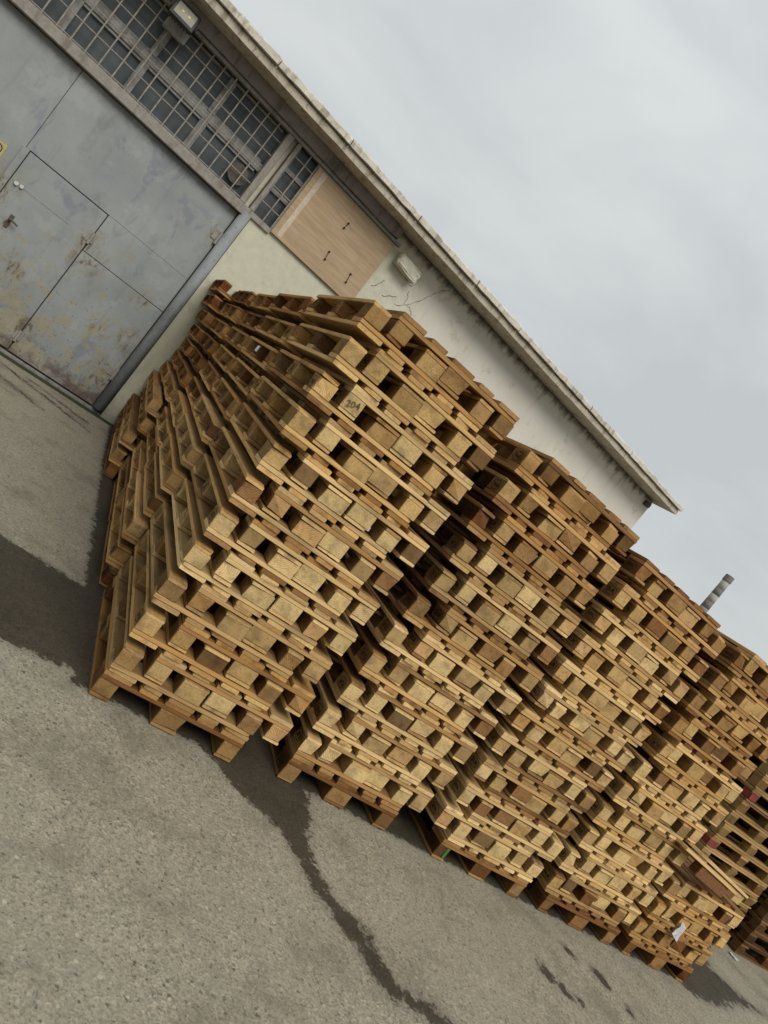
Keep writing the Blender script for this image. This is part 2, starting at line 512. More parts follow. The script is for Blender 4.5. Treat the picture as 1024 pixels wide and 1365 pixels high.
for k in (5, 9, 2):
    # local: y runs along world +x, world -y face is local x = ... (rotated by -90 degrees): local +x looks to world -y
    b = max(blocks_of(S10[k]), key=lambda c: c.location.x - c.location.y)
    bm = bmesh.new()
    bm_box(bm, 0.0505, 0.0535, -0.06, 0.05, 0.006, 0.07, 0.001)
    bm_box(bm, -0.04, 0.045, -0.0765, -0.0735, 0.006, 0.07, 0.001)
    daub(b, bm, RED); b['label'] = 'block daubed with red paint'
# green stripe on the foot of the third front stack
b = min(blocks_of(S3[0]), key=lambda c: c.location.x + c.location.y)
bm = bmesh.new(); bm_box(bm, 0.018, 0.036, -0.0785, -0.0755, 0.002, H_BLK - 0.002, 0.0008)
daub(b, bm, GREEN); b['label'] = 'block with a green painted stripe'
# handwritten number on the ninth pair of the nearest stack, scribbles elsewhere
def write(block, body, size, rz=0.0):
    o = bpy.data.objects.new('handwritten_mark', text_mesh('handwritten_mark', body, size, PENCIL, 0.0002))
    link(o, block)
    o.location = (0, -0.0725 - 0.0045, H_BLK / 2)
    o.rotation_euler = (math.pi / 2, rz, 0)
    return o
b = min(blocks_of(S1[18]), key=lambda c: c.location.x + c.location.y)
write(b, '204', 0.046, -0.35); b['label'] = 'block with 204 written on it by hand'

# broken piece of a pallet dumped on the low stack
PALE = (0.98, 0.95, 0.90, 1)
bp = empty('broken_pallet', (4.45, 0.02, 0.725), -0.10)
tag(bp, 'broken piece of pallet with two pale boards lying tilted on the low stack', 'broken pallet')
def raw_board(name, L, w, th, loc, rot, color, seed):
    bm = bmesh.new(); board_bm(bm, -w / 2, w / 2, -L / 2, L / 2, 0, th, seed)
    o = part(name, bm, BOARD, bp); o.location = loc; o.rotation_euler = rot; o.color = color
    return o
raw_board('board', 0.86, 0.10, 0.022, (0.06, 0.10, 0.155), (0.0, 0, -math.pi / 2), PALE, 901).rotation_euler = (-0.11, 0.0, -math.pi / 2)
raw_board('board', 0.70, 0.10, 0.022, (-0.16, -0.06, 0.150), (0, 0, 0), PALE, 902).rotation_euler = (-0.10, 0.0, -math.pi / 2)
for (x, y, z, L) in ((0.21, 0.10, 0.05, 0.34), (-0.10, -0.055, 0.055, 0.34)):
    bm = bmesh.new(); bm_box(bm, -L / 2, L / 2, -0.04, 0.04, 0, 0.085, 0.004)
    o = part('block', bm, SOLID, bp, loc=(x, y, z)); o.color = (0.50, 0.40, 0.36, 1); o.rotation_euler = (0, 0.10, 0)
bm = bmesh.new(); bm_box(bm, -0.06, 0.06, -0.035, 0.035, 0, 0.08, 0.004)
o = part('block', bm, CHIP, bp, loc=(0.42, 0.10, 0.03)); o.color = (0.9, 0.85, 0.8, 1); o.rotation_euler = (0, 0.10, 0)

PAPER = mat_flat('white_paper', (0.74, 0.75, 0.76), 0.7, 0.2, 0.06)
def paper(name, label, loc, rot, w, h, seed):
    r = random.Random(seed); bm = bmesh.new()
    g = [[bm.verts.new((w * (i / 4 - .5) * (1 - 0.35 * j / 3), h * (j / 3 - .5), r.uniform(-1, 1) * 0.006 + 0.02 * (i / 4 - .5) ** 2)) for i in range(5)] for j in range(4)]
    for j in range(3):
        for i in range(4): bm.faces.new((g[j][i], g[j][i + 1], g[j + 1][i + 1], g[j + 1][i]))
    bmesh.ops.solidify(bm, geom=bm.faces[:], thickness=0.0012)
    o = part(name, bm, PAPER, None, loc=loc); o.rotation_euler = rot
    tag(o, label, 'paper'); return o
paper('paper_scrap', 'torn white paper stuck to the front of the low pallet stack', (4.56, 0.018, 0.365), (math.radians(80), 0.35, 0.1), 0.13, 0.12, 3)
paper('paper_scrap', 'small white scrap of paper lying on the ground by the far dark stack', (7.16, 0.98, 0.008), (0.03, 0.02, 0.35), 0.15, 0.09, 4)
lab = S6[18 - 1]
bm = bmesh.new(); bm_box(bm, -0.0525, -0.0505, -0.05, 0.05, 0.015, 0.06, 0.0005)
mb = [c for c in blocks_of(S6[17])]
tb = max(mb, key=lambda c: c.location.x - abs(c.location.y) * 3)
for v in bm.verts: v.co.x = -v.co.x
part('paper_label', bm, PAPER, tb); tb['label'] = 'block with a white paper label'

# ---------------------------------------------------------------- ground
def smooth(a, lo, hi):
    t = np.clip((a - lo) / (hi - lo), 0, 1); return t * t * (3 - 2 * t)
def axis(a, b, st, far):
    inner = np.arange(a, b + 1e-6, st)
    o = [0.3, 1, 3, 8, 20, 60, 180, 500, far]
    return np.concatenate([[a - d for d in reversed(o)], inner, [b + d for d in o]])
gx, gy = axis(-3.0, 8.6, 0.035, 1500), axis(-3.4, 6.6, 0.035, 1500)
X, Y = np.meshgrid(gx, gy)
def poly_sd(P):
    P = np.array(P, float); d = np.full(X.shape, 1e9); ins = np.zeros(X.shape, bool)
    for i in range(len(P)):
        a, b = P[i], P[(i + 1) % len(P)]
        e = b - a; wx, wy = X - a[0], Y - a[1]
        t = np.clip((wx * e[0] + wy * e[1]) / (e @ e), 0, 1)
        d = np.minimum(d, np.hypot(wx - e[0] * t, wy - e[1] * t))
        c = (a[1] > Y) != (b[1] > Y)
        xi = a[0] + (Y - a[1]) / (b[1] - a[1] + 1e-12) * (b[0] - a[0])
        ins ^= c & (X < xi)
    return np.where(ins, -d, d)
def line_sd(P):
    d = np.full(X.shape, 1e9)
    for (ax_, ay_, ar), (bx_, by_, br) in zip(P, P[1:]):
        ex, ey = bx_ - ax_, by_ - ay_; wx, wy = X - ax_, Y - ay_
        t = np.clip((wx * ex + wy * ey) / (ex * ex + ey * ey), 0, 1)
        d = np.minimum(d, np.hypot(wx - ex * t, wy - ey * t) - (ar + (br - ar) * t))
    return d
sd = poly_sd([(-2.6, -0.25), (-1.6, -0.05), (-0.46, 0.10), (-0.16, 0.15), (0.10, 0.22), (0.12, 1.1), (-0.05, 1.10), (-0.38, 1.13), (-0.66, 1.16), (-1.3, 1.3), (-2.4, 1.2), (-3.4, 0.8)])
sd = np.minimum(sd, poly_sd([(0.55, 0.18), (0.70, -0.02), (0.80, -0.14), (0.93, -0.24), (1.06, -0.33), (1.17, -0.36), (1.25, -0.27), (1.30, -0.13), (1.33, 0.05), (1.2, 0.5), (0.7, 0.7)]))
sd = np.minimum(sd, line_sd([(1.15, -0.33, 0.075), (1.18, -0.48, 0.05), (1.25, -0.66, 0.034), (1.34, -0.78, 0.056), (1.42, -0.86, 0.042), (1.46, -1.0, 0.05), (1.53, -1.06, 0.034), (1.65, -1.09, 0.034), (1.76, -1.15, 0.05), (1.92, -1.24, 0.05), (2.2, -1.5, 0.05)]))
sd = np.minimum(sd, line_sd([(1.42, -0.75, 0.012), (1.46, -0.80, 0.008)]))
for (x, y, a, b, r) in ((2.95, -0.52, 2.97, -0.54, 0.05), (3.64, -0.33, 3.66, -0.38, 0.05), (3.05, -0.60, 3.06, -0.62, 0.035), (3.15, -0.62, 3.16, -0.66, 0.012), (3.40, -0.2, 3.44, -0.24, 0.02), (3.75, -0.52, 3.75, -0.58, 0.015)):
    sd = np.minimum(sd, line_sd([(x, y, r), (a, b, r * 0.7)]))
damp = poly_sd([(5.0, 0.5), (5.05, 0.0), (5.15, -0.06), (5.6, -0.02), (6.0, 0.12), (6.6, 0.2), (6.3, 0.32), (6.1, 0.52), (6.6, 0.9), (7.2, 1.3), (8.6, 1.4), (8.6, 3), (5.0, 3)])
damp2 = poly_sd([(-3.4, 4.6), (-1.2, 4.25), (-0.9, 4.9), (-0.2, 4.7), (-0.2, 6.4), (-3.4, 6.4)])
under_shade = poly_sd([(-0.10, 0.03), (0.9, 0.03), (1.1, 0.10), (5.05, 0.06), (5.0, 6.2), (-0.25, 6.2), (-0.2, 3.6)])  # contact shade under the stacks, painted in together with their wet feet
wet = smooth(-sd, -0.11, 0.09)
wet = np.maximum(wet, 0.78 * smooth(-damp, -0.12, 0.12))
wet = np.maximum(wet, 0.22 * smooth(-damp2, -0.5, 0.3))
for P in ([(-3.4, 5.75, 0.03), (-1.6, 5.42, 0.04), (-0.9, 5.15, 0.05), (-0.45, 4.95, 0.03)], [(-2.4, 5.3, 0.03), (-1.5, 4.85, 0.05), (-0.95, 4.6, 0.04)], [(-1.2, 5.5, 0.02), (-0.5, 5.3, 0.05)]):
    wet = np.maximum(wet, 0.56 * smooth(-line_sd(P), -0.14, 0.06))
wet = np.maximum(wet, 0.95 * smooth(-under_shade, -0.06, 0.08))
# moss and dirt gathered along the foot of the building
PSI = 0.12785
ox, oy = -0.7728, 6.0115
depth = (X - ox) * (-math.sin(PSI)) + (Y - oy) * math.cos(PSI)
moss = 1.7 * np.exp(-((depth + 0.07) / 0.11) ** 2) * (X < 0.2)
nyv, nxv = X.shape
verts = np.stack([X.ravel(), Y.ravel(), np.zeros(X.size)], 1)
idx = np.arange(X.size).reshape(nyv, nxv)
quads = np.stack([idx[:-1, :-1].ravel(), idx[:-1, 1:].ravel(), idx[1:, 1:].ravel(), idx[1:, :-1].ravel()], 1)
gme = bpy.data.meshes.new('ground')
gme.vertices.add(len(verts)); gme.vertices.foreach_set('co', verts.ravel())
gme.loops.add(quads.size); gme.loops.foreach_set('vertex_index', quads.ravel().astype(np.int32))
gme.polygons.add(len(quads))
gme.polygons.foreach_set('loop_start', np.arange(0, quads.size, 4, dtype=np.int32))
gme.polygons.foreach_set('loop_total', np.full(len(quads), 4, dtype=np.int32))
gme.update(); gme.validate()
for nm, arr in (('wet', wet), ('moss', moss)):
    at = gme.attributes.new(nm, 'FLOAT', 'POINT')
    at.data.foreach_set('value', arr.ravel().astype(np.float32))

def mat_ground():
    t = NT('worn_concrete')
    v = t.coord()
    a = t.n('ShaderNodeAttribute', attribute_name='wet').outputs['Fac']
    ms = t.n('ShaderNodeAttribute', attribute_name='moss').outputs['Fac']
    big = t.noise(v, 0.9, 5, 0.6)
    mid = t.noise(v, 7, 5, 0.65)
    fine = t.noise(v, 120, 3, 0.7)
    vo = t.n('ShaderNodeTexVoronoi', feature='F1'); vo.inputs['Scale'].default_value = 70
    t.l(v, vo.inputs['Vector'])
    vo2 = t.n('ShaderNodeTexVoronoi', feature='F1'); vo2.inputs['Scale'].default_value = 150
    t.l(v, vo2.inputs['Vector'])
    stone = t.ramp(t.sep(vo.outputs['Color'])[1], [(0.0, (0.13, 0.115, 0.09)), (0.45, (0.265, 0.24, 0.19)), (0.8, (0.30, 0.265, 0.20)), (1.0, (0.44, 0.39, 0.31))])
    stone2 = t.ramp(t.sep(vo2.outputs['Color'])[0], [(0.0, (0.10, 0.09, 0.072)), (0.4, (0.255, 0.235, 0.19)), (1.0, (0.38, 0.35, 0.285))])
    col = t.mix(0.5, stone, stone2)
    paste = t.ramp(mid, [(0.3, (0.225, 0.205, 0.163)), (0.7, (0.305, 0.281, 0.227))])
    expo = t.mask(t.math('ADD', big, t.math('MULTIPLY', t.math('SUBTRACT', mid, 0.5), 0.5)), 0.35, 0.62)
    col = t.mix(t.math('ADD', 0.50, t.math('MULTIPLY', expo, 0.38)), paste, col)
    col = t.mix(t.math('MULTIPLY', t.mask(fine, 0.60, 0.70), 0.8), col, (0.055, 0.050, 0.042))
    pit = t.noise(v, 38, 3, 0.6)
    col = t.mix(t.math('MULTIPLY', t.mask(pit, 0.60, 0.68), 0.75), col, (0.065, 0.056, 0.043))
    rust = t.noise(t.mapping(v, (1, 1, 1), (7, 3, 0)), 3.1, 4, 0.6)
    col = t.mix(t.math('MULTIPLY', t.mask(rust, 0.6, 0.78), 0.35), col, (0.19, 0.145, 0.09))
    # loose grit: scattered pale and dark stones, and broad worn blotches
    vo3 = t.n('ShaderNodeTexVoronoi', feature='F1'); vo3.inputs['Scale'].default_value = 34
    t.l(v, vo3.inputs['Vector'])
    rnd = t.sep(vo3.outputs['Color'])
    size = t.math('MULTIPLY', rnd[1], 0.30)
    dot = t.math('MULTIPLY', t.math('LESS_THAN', vo3.outputs['Distance'], size), t.math('GREATER_THAN', rnd[0], 0.62))
    gritc = t.ramp(rnd[2], [(0.0, (0.045, 0.04, 0.032)), (0.55, (0.10, 0.085, 0.065)), (0.62, (0.40, 0.36, 0.29)), (1.0, (0.50, 0.46, 0.38))])
    col = t.mix(t.math('MULTIPLY', dot, 0.5), col, gritc)
    blot = t.noise(t.mapping(v, (1, 1, 1), (1, 9, 0)), 2.3, 6, 0.65)
    col = t.mix(t.math('MULTIPLY', t.mask(blot, 0.50, 0.66), 0.50), col, (0.135, 0.118, 0.088))
    col = t.mix(t.math('MULTIPLY', t.mask(blot, 0.46, 0.32), 0.25), col, (0.36, 0.335, 0.28))
    # scuffs
    sc = t.noise(t.mapping(v, (3, 30, 1)), 1.0, 3, 0.6, 1.0)
    col = t.mix(t.math('MULTIPLY', t.mask(sc, 0.64, 0.78), 0.28), col, (0.12, 0.112, 0.095))
    edge = t.math('ADD', t.math('MULTIPLY', t.noise(v, 13, 5, 0.7), 0.65), t.math('MULTIPLY', t.noise(v, 55, 4, 0.7), 0.35))
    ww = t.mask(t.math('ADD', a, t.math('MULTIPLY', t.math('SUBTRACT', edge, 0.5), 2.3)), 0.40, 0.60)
    col = t.mix(1.0, col, (1.02, 1.015, 0.965), 'MULTIPLY')
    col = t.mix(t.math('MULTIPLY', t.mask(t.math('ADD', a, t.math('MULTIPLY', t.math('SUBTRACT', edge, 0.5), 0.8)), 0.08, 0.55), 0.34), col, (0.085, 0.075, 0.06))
    wet_shade_col = t.mix(1.0, col, (0.215, 0.190, 0.165), 'MULTIPLY')
    col = t.mix(t.math('MULTIPLY', ww, 0.93), col, wet_shade_col)
    mm = t.mask(t.math('MULTIPLY', ms, t.math('ADD', 0.4, edge)), 0.3, 0.75)
    col = t.mix(mm, col, (0.035, 0.045, 0.018))
    rough = t.math('SUBTRACT', 0.9, t.math('MULTIPLY', ww, 0.22))
    h = t.math('ADD', t.math('ADD', t.math('MULTIPLY', fine, 0.5), t.math('MULTIPLY', vo.outputs['Distance'], 0.8)), t.math('MULTIPLY', pit, -0.6))
    t.bump(h, 0.55, 0.006)
    return t.done(col, rough, 0.25)
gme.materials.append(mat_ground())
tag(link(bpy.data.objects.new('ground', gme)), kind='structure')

# ---------------------------------------------------------------- building (local: x along the wall, y into it, z up)
BLD = empty('warehouse', (ox, oy, 0), PSI)
tag(BLD, 'long low cream warehouse with a grey steel gate, barred windows and flat concrete eave', 'warehouse')

def mat_plaster():
    t = NT('stained_plaster')
    v = t.coord(); s = t.sep(v)
    n1 = t.noise(v, 1.3, 5, 0.6); n2 = t.noise(v, 9, 5, 0.65); n3 = t.noise(v, 60, 3, 0.6)
    white = t.ramp(n1, [(0.3, (0.58, 0.55, 0.49)), (0.7, (0.67, 0.64, 0.58))])
    cream = t.ramp(n2, [(0.3, (0.47, 0.46, 0.36)), (0.7, (0.55, 0.54, 0.43))])
    left = t.mask(t.math('ADD', s[0], t.math('MULTIPLY', t.math('SUBTRACT', n2, 0.5), 1.6)), 2.9, 2.1)
    col = t.mix(left, white, cream)
    # flaked patches and grime
    fl = t.noise(t.mapping(v, (1, 1, 1), (3, 1, 7)), 4.5, 5, 0.7)
    col = t.mix(t.math('MULTIPLY', t.mask(fl, 0.58, 0.68), 0.40), col, (0.36, 0.33, 0.26))
    drip = t.noise(t.mapping(v, (7, 1, 0.7)), 1.0, 4, 0.6)
    up = t.math('ADD', s[2], t.math('MULTIPLY', t.math('SUBTRACT', drip, 0.5), 0.9))
    up = t.math('ADD', up, t.math('MULTIPLY', t.math('SUBTRACT', n2, 0.5), 0.35))
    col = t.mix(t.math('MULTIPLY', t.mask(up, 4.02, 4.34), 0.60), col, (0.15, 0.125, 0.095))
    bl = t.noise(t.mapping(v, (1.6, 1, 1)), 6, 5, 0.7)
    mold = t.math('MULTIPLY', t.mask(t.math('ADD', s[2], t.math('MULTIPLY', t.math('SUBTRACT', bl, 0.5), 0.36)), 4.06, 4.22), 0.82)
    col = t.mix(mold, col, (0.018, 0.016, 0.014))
    st = t.math('MULTIPLY', t.mask(drip, 0.56, 0.74), 0.18)
    col = t.mix(st, col, (0.30, 0.26, 0.20))
    low = t.mask(t.math('ADD', s[2], t.math('MULTIPLY', n2, 0.5)), 0.7, 0.2)
    col = t.mix(t.math('MULTIPLY', low, 0.6), col, (0.14, 0.12, 0.09))
    t.bump(t.math('ADD', n2, t.math('MULTIPLY', n3, 0.35)), 0.3, 0.012)
    return t.done(col, 0.9, 0.15)

def mat_gate():
    t = NT('grey_gate_paint')
    v = t.coord(); s = t.sep(v)
    n1 = t.noise(v, 1.1, 4, 0.55); n2 = t.noise(v, 5.5, 6, 0.68); n3 = t.noise(v, 34, 4, 0.7)
    col = t.ramp(n1, [(0.3, (0.21, 0.228, 0.232)), (0.7, (0.305, 0.32, 0.316))])
    blue = t.noise(t.mapping(v, (1.6, 1, 1.0), (2, 0, 5)), 1.6, 4, 0.6, 0.8)
    col = t.mix(t.math('MULTIPLY', t.mask(blue, 0.56, 0.66), 0.55), col, (0.145, 0.167, 0.205))
    # old ochre paint showing through
    hgt = t.math('ADD', t.math('MULTIPLY', s[2], -0.11), 0.16)
    oc = t.math('ADD', n2, hgt)
    col = t.mix(t.math('MULTIPLY', t.mask(oc, 0.60, 0.65), 0.66), col, (0.29, 0.255, 0.155))
    sp = t.math('ADD', n3, t.math('MULTIPLY', hgt, 0.55))
    col = t.mix(t.math('MULTIPLY', t.mask(sp, 0.675, 0.70), 0.8), col, (0.11, 0.075, 0.05))
    bot = t.math('ADD', s[2], t.math('MULTIPLY', t.math('SUBTRACT', n2, 0.5), 0.85))
    col = t.mix(t.math('MULTIPLY', t.mask(bot, 0.27, 0.06), 0.8), col, (0.085, 0.048, 0.038))
    gr = t.noise(t.mapping(v, (12, 1, 0.6)), 1.0, 3, 0.6)
    col = t.mix(t.math('MULTIPLY', t.mask(gr, 0.55, 0.78), 0.20), col, (0.12, 0.12, 0.115))
    sm = t.noise(t.mapping(v, (1.3, 1, 0.8), (8, 1, 2)), 2.0, 5, 0.7)
    col = t.mix(t.math('MULTIPLY', t.mask(sm, 0.54, 0.70), 0.40), col, (0.135, 0.14, 0.135))
    # rust and grime gathered round hinges, lock and panel corners
    tot = None
    for (px, pz, rr) in ((-0.78, 1.60, 0.16), (-0.70, 1.40, 0.22), (0.20, 0.95, 0.22), (-0.02, 1.40, 0.14), (-0.84, 0.28, 0.24), (-1.76, 1.45, 0.22), (-1.55, 1.18, 0.10), (0.18, 2.55, 0.16), (0.15, 0.45, 0.22), (-0.20, 0.85, 0.16), (-1.25, 0.75, 0.26)):
        dv = t.n('ShaderNodeVectorMath', operation='DISTANCE'); t.l(v, dv.inputs[0]); dv.inputs[1].default_value = (px, 0.05, pz)
        f_ = t.mask(dv.outputs['Value'], rr * 1.9, 0.0)
        tot = f_ if tot is None else t.math('MAXIMUM', tot, f_)
    jag = t.noise(v, 15, 6, 0.75)
    jag2 = t.noise(t.mapping(v, (1.6, 1, 0.7), (2, 5, 3)), 5.5, 6, 0.8, 1.2)
    gk = t.math('MULTIPLY', t.math('MULTIPLY', tot, jag), t.mask(jag2, 0.36, 0.68))
    col = t.mix(t.math('MULTIPLY', t.mask(gk, 0.06, 0.26), 0.6), col, (0.225, 0.20, 0.13))
    col = t.mix(t.math('MULTIPLY', t.mask(gk, 0.24, 0.38), 0.75), col, (0.085, 0.06, 0.043))
    top = t.math('ADD', s[2], t.math('MULTIPLY', t.math('SUBTRACT', jag, 0.5), 0.25))  # shade below the lintel painted along the top edge, with its rust line
    col = t.mix(t.math('MULTIPLY', t.mask(top, 2.78, 2.97), 0.55), col, (0.10, 0.09, 0.08))
    wh = t.noise(t.mapping(v, (1, 1, 1), (4, 2, 9)), 2.6, 5, 0.65)
    col = t.mix(t.math('MULTIPLY', t.mask(wh, 0.54, 0.62), 0.35), col, (0.34, 0.35, 0.345))
    t.bump(t.math('ADD', t.math('MULTIPLY', n1, 2.2), t.math('MULTIPLY', n3, 0.15)), 0.35, 0.03)
    return t.done(col, 0.62, 0.35)

def mat_concrete(name, c0, c1, dark, amt, scale=6):
    t = NT(name)
    v = t.coord()
    n1 = t.noise(v, scale, 6, 0.68); n2 = t.noise(v, scale * 6, 4, 0.7)
    col = t.ramp(n1, [(0.3, c0), (0.7, c1)])
    dr = t.noise(t.mapping(v, (5, 3, 1.2)), 1.6, 5, 0.7)
    col = t.mix(t.math('MULTIPLY', t.mask(dr, 0.50, 0.66), amt), col, dark)
    col = t.mix(t.math('MULTIPLY', t.mask(n2, 0.58, 0.68), 0.5), col, tuple(d * 0.7 for d in dark))
    t.bump(t.math('ADD', n1, t.math('MULTIPLY', n2, 0.4)), 0.6, 0.012)
    return t.done(col, 0.92, 0.1)

PLASTER, GATE = mat_plaster(), mat_gate()
BEAM = mat_concrete('grimy_concrete', (0.17, 0.155, 0.145), (0.25, 0.235, 0.22), (0.075, 0.065, 0.058), 0.6)
SOFFIT = mat_concrete('soffit_concrete', (0.40, 0.355, 0.285), (0.50, 0.45, 0.37), (0.12, 0.095, 0.07), 0.6, 3)
FASCIA = mat_concrete('weathered_eave_cap', (0.46, 0.42, 0.35), (0.66, 0.63, 0.57), (0.17, 0.135, 0.10), 0.6, 7)
STEEL = mat_concrete('worn_steel_rail', (0.23, 0.215, 0.19), (0.32, 0.30, 0.27), (0.12, 0.085, 0.06), 0.5, 14)
BAR = mat_flat('window_bar_paint', (0.25, 0.225, 0.19), 0.7, 0.3, 0.3, 18)
FRAME = mat_concrete('flaking_window_frame', (0.20, 0.195, 0.19), (0.29, 0.285, 0.275), (0.10, 0.09, 0.08), 0.5, 12)
DARK = mat_flat('black_rubber', (0.015, 0.014, 0.013), 0.7, 0.2)
RUST = mat_flat('rusty_iron', (0.10, 0.08, 0.066), 0.85, 0.2, 0.5, 60)
POST = mat_concrete('grey_post_paint', (0.20, 0.215, 0.225), (0.28, 0.295, 0.30), (0.10, 0.095, 0.09), 0.35, 5)

def mat_glass():
    t = NT('dim_window_glass')
    n = t.noise(t.coord(), 2.2, 4, 0.6)
    c = t.ramp(n, [(0.3, (0.035, 0.042, 0.046)), (0.7, (0.085, 0.098, 0.103))])
    return t.done(c, 0.34, 0.28)
GLASS = mat_glass()
VENT = mat_concrete('grimy_vent', (0.085, 0.075, 0.066), (0.12, 0.108, 0.096), (0.05, 0.042, 0.036), 0.5, 12)

T0, T1 = -7.0, 8.80
bm = bmesh.new()
bm_box(bm, 0.405, T1, 0, 0.30, -0.2, 3.0)
bm_box(bm, 0.66, T1, 0, 0.30, 3.0, 4.20)
bm_box(bm, T0, -3.95, 0, 0.30, -0.2, 4.20)
bm_box(bm, -3.95, 0.66, 0.0, 0.30, 4.045, 4.20)
bm_box(bm, 0.26, 0.31, 0.05, 0.30, 3.06, 4.045)
bm_box(bm, T1 - 0.3, T1, 0.30, 9.0, -0.2, 4.20)
bm_box(bm, T0, T0 + 0.3, 0.30, 9.0, -0.2, 4.20)
bm_box(bm, T0 + 0.3, T1 - 0.3, 8.7, 9.0, -0.2, 4.20)
part('wall', bm, PLASTER, BLD)

# roof: slab with broken, patched cap along its edge
def rough_strip(bm, xs, y0, y1, z0, z1, jx, r):
    """a long bar along x whose front (y0) face is uneven"""
    rows = []
    for x in xs:
        a = r.uniform(-1, 1) * jx
        rows.append([bm.verts.new((x, y0 + a, z0 + r.uniform(-1, 1) * jx * 0.6)), bm.verts.new((x, y0 + a * 0.6 + r.uniform(-1, 1) * jx * 0.5, z1 - 0.02 + r.uniform(-1, 1) * jx)),
                     bm.verts.new((x, y0 + 0.03, z1 + r.uniform(-1, 1) * jx * 0.8)), bm.verts.new((x, y1, z1)), bm.verts.new((x, y1, z0))])
    for a, b in zip(rows, rows[1:]):
        for i in range(5):
            j = (i + 1) % 5
            bm.faces.new((a[i], a[j], b[j], b[i]))
    bm.faces.new(list(reversed(rows[0]))); bm.faces.new(rows[-1])
r = random.Random(8)
bm = bmesh.new()
rough_strip(bm, np.arange(T0 - 0.2, 8.961, 0.19), -0.455, 9.2, 4.205, 4.300, 0.006, r)
roof = part('roof', bm, SOFFIT, BLD)
x = T0 - 0.22; 
while x < 8.98:
    L_ = min(r.uniform(0.75, 1.25), 8.985 - x)
    if 8.985 - (x + L_) < 0.3: L_ = 8.985 - x
    bm = bmesh.new()
    rough_strip(bm, np.linspace(x, x + L_ - 0.012, 9), -0.50 + r.uniform(-1, 1) * 0.006, -0.10, 4.303, 4.385 + r.uniform(-1, 1) * 0.006, 0.009, r)
    part('eave_cap', bm, FASCIA, roof)
    x += L_
bm = bmesh.new(); bm_box(bm, T0 - 0.2, 8.96, -0.095, 9.15, 4.303, 4.36); part('roof_covering', bm, BEAM, roof)

# concrete beam over the windows with its broken end, stub of a removed bracket
bm = bmesh.new()
rows_ = np.arange(T0, 2.10, 0.13)
r = random.Random(4)
vs = []
for i, xx in enumerate(rows_):
    j = lambda: r.uniform(-1, 1) * 0.005
    shr = 0.0 if i < len(rows_) - 1 else 0.03
    vs.append([bm.verts.new((xx, -0.11 + j() + shr, 4.062 + j() + shr)), bm.verts.new((xx, -0.11 + j() + shr, 4.202)), bm.verts.new((xx, -0.003, 4.202)), bm.verts.new((xx, -0.003, 4.062 + j()))])
for a, b in zip(vs, vs[1:]):
    for i in range(4):
        k = (i + 1) % 4
        bm.faces.new((a[i], a[k], b[k], b[i]))
bm.faces.new(vs[-1]); bm.faces.new(list(reversed(vs[0])))
part('lintel_beam', bm, BEAM, BLD)
bm = bmesh.new(); bm_box(bm, T0, 2.06, -0.055, -0.003, 4.018, 4.058, 0.004); part('window_head_rail', bm, FRAME, BLD)
bm = bmesh.new(); bm_box(bm, 2.12, 2.50, -0.16, -0.003, 3.83, 4.00, 0.03, 2)
bmesh.ops.subdivide_edges(bm, edges=bm.edges[:], cuts=2, use_grid_fill=True)
for v in bm.verts: v.co += Vector((r.uniform(-1, 1) * 0.012, r.uniform(-1, 0.5) * 0.012, r.uniform(-1, 1) * 0.012 - (v.co.x - 2.12) * 0.08))
part('concrete_stub', bm, PLASTER, BLD)
bm = bmesh.new(); bm_box(bm, 8.60, 8.72, -0.10, -0.003, 4.03, 4.12, 0.012); part('cable_box', bm, RUST, BLD)

# cracks in the plaster
CRACK = mat_flat('crack_dark', (0.10, 0.083, 0.065), 0.95, 0.05)
bm = bmesh.new()
for pts in ([(3.02, 4.14), (2.92, 4.02), (2.84, 3.86), (2.74, 3.70), (2.66, 3.57), (2.58, 3.50), (2.47, 3.44)],
            [(2.62, 3.55), (2.60, 3.66), (2.54, 3.74)], [(2.50, 4.02), (2.57, 3.92), (2.56, 3.80), (2.50, 3.76)], [(2.3, 3.42), (2.42, 3.52), (2.5, 3.55)],
            [(2.66, 3.57), (2.75, 3.55), (2.83, 3.50)], [(2.2, 3.6), (2.15, 3.48), (2.08, 3.40)]):
    fine_ = []
    for a, b in zip(pts, pts[1:]):
        for k in range(4):
            f = k / 4
            fine_.append((a[0] + (b[0] - a[0]) * f + r.uniform(-1, 1) * 0.012, -0.0025, a[1] + (b[1] - a[1]) * f + r.uniform(-1, 1) * 0.012))
    bm_quad_strip(bm, fine_, 0.0075, (0, -1, 0))
part('plaster_crack', bm, CRACK, BLD)

# ---- steel gate
gate = empty('gate'); gate.parent = BLD
def sheet(bm, x0, x1, z0, z1, y=0.05, th=0.03, bev=0.004): bm_box(bm, x0, x1, y, y + th, z0, z1, bev)
bm = bmesh.new(); sheet(bm, -3.90, -1.776, 0.05, 2.935, 0.056); part('left_leaf', bm, GATE, gate)
bm = bmesh.new()
sheet(bm, -1.772, 0.262, 1.948, 2.935)
sheet(bm, -0.797, 0.262, 1.464, 1.947)
part('upper_panel', bm, GATE, gate)
bm = bmesh.new(); sheet(bm, -0.797, 0.262, 0.05, 1.458); part('lower_panel', bm, GATE, gate)
w = bmesh.new(); sheet(w, -1.720, -0.808, 0.06, 1.938, 0.044)
wick = part('wicket_door', w, GATE, gate)
bm = bmesh.new(); bm_box(bm, -1.70, -1.05, 0.0415, 0.0435, 1.585, 1.592); part('weld_seam', bm, STEEL, wick)
bm = bmesh.new()
bm_box(bm, -1.53, -1.49, 0.030, 0.0435, 1.15, 1.30, 0.003)
bm_cyl(bm, (-1.51, 0.045, 1.25), (-1.51, -0.02, 1.25), 0.012); bm_cyl(bm, (-1.51, -0.015, 1.25), (-1.42, -0.02, 1.235), 0.011)
